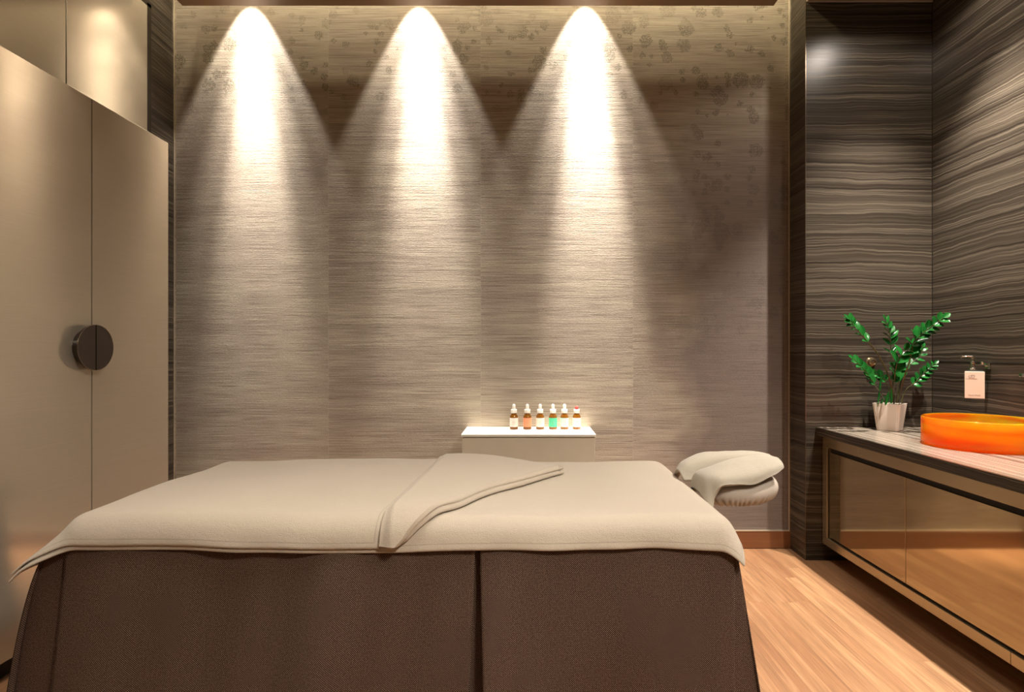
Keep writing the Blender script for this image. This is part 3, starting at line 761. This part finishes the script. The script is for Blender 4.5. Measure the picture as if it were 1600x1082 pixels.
# ------------------------------------------------------------------ face cradle and the folded towel over it
cc = Vector((0.762, 2.06, 0.708))
t = thing('face_cradle', 'padded face rest with a gathered pale cotton cover at the table end', 'face rest', (cc.x, cc.y, 0.6))
bm = bmesh.new(); n1, n2 = 240, 24
vs = []
for i in range(n1+1):
    a = math.radians(205)-math.radians(410-0)*0 + math.radians(-150+300*i/n1)
    # horseshoe, open towards the table
    a = math.radians(-150+300*i/n1)
    ring = []
    cx_, cy_ = 0.098*math.cos(a), 0.095*math.sin(a)
    out = Vector((math.cos(a), math.sin(a), 0))
    for k in range(n2):
        b = 2*PI*k/n2; rx, rz = 0.050, 0.043
        g = 1+0.07*math.sin(a*46+2*math.sin(a*7))*sstep(-0.2, -0.75, math.sin(b))
        pt = cc+Vector((cx_, cy_, 0))+out*(rx*math.cos(b)*g)+Vector((0, 0, rz*math.sin(b)*g + 0.10*cx_+0.0))
        ring.append(bm.verts.new(pt))
    vs.append(ring)
for a, b in zip(vs, vs[1:]):
    for k in range(n2): bm.faces.new((a[k], a[(k+1) % n2], b[(k+1) % n2], b[k]))
bm.faces.new(vs[0][::-1]); bm.faces.new(vs[-1])
link('cushion', bm, M_cover, t)
bm = bmesh.new(); tube(bm, [(cc.x-.08, cc.y, cc.z-.035), (cc.x-.10, cc.y, cc.z-.060), (TX1+.002, cc.y, 0.625)], 0.011, 12)
link('support_arm', bm, M_frame, t)

# folded towel lying over the face rest: a rear and a front fold with a valley between
def surf(name, cols, mat, thick, parent=None, n=7):
    A_ = [spline([P(*q) for q in c], n) for c in cols]          # across
    m = len(A_[0]); rows = []
    lines = [spline([A_[k][i] for k in range(len(cols))], n) for i in range(m)]
    for ln in lines:
        rows.append([p+Vector((0, 0, 1))*0.0022*noise.noise(p*22) for p in ln])
    bm = bmesh.new(); grid(bm, rows); o = link(name, bm, mat, None)
    if parent: o.parent = parent
    md = o.modifiers.new('thick', 'SOLIDIFY'); md.thickness = thick; md.offset = 0
    bv = o.modifiers.new('round', 'BEVEL'); bv.width = thick*0.42; bv.segments = 4; bv.limit_method = 'ANGLE'; bv.angle_limit = math.radians(50)
    return o
rear = [[(1054, 752, 2.26), (1056, 741, 2.23), (1061, 737, 2.15), (1068, 752, 2.115)],
        [(1064, 738, 2.29), (1066, 725, 2.25), (1076, 725, 2.15), (1082, 752, 2.115)],
        [(1092, 725, 2.31), (1092, 712, 2.27), (1104, 717, 2.15), (1110, 748, 2.12)],
        [(1120, 722, 2.32), (1120, 710, 2.28), (1130, 713, 2.15), (1136, 745, 2.125)],
        [(1150, 722, 2.32), (1150, 709, 2.28), (1157, 711, 2.15), (1163, 738, 2.125)],
        [(1180, 722, 2.30), (1180, 711, 2.26), (1186, 711, 2.155), (1190, 730, 2.13)],
        [(1199, 722, 2.25), (1200, 714, 2.21), (1204, 714, 2.16), (1208, 724, 2.13)]]
front_ = [[(1082, 778, 2.06), (1084, 763, 2.06), (1094, 768, 1.98), (1104, 782, 1.93), (1114, 800, 1.91)],
         [(1088, 762, 2.07), (1087, 745, 2.065), (1096, 742, 2.02), (1108, 755, 1.94), (1117, 778, 1.92)],
         [(1110, 752, 2.08), (1108, 736, 2.075), (1116, 732, 2.02), (1124, 746, 1.93), (1128, 761, 1.91)],
         [(1135, 744, 2.09), (1133, 728, 2.085), (1142, 723, 2.02), (1149, 743, 1.93), (1151, 758, 1.91)],
         [(1163, 738, 2.09), (1162, 721, 2.085), (1170, 717, 2.03), (1176, 740, 1.93), (1178, 757, 1.915)],
         [(1188, 733, 2.10), (1188, 719, 2.095), (1197, 715, 2.04), (1204, 730, 1.95), (1204, 745, 1.93)],
         [(1206, 730, 2.10), (1207, 722, 2.095), (1214, 719, 2.05), (1221, 727, 1.98), (1221, 734, 1.965)]]
ht_ = surf('draped_towel', rear, M_head, 0.016)
tag(ht_, 'thick folded pale towel draped over the face rest at the right end', 'towel')
surf('front_fold', front_, M_head, 0.018, ht_)
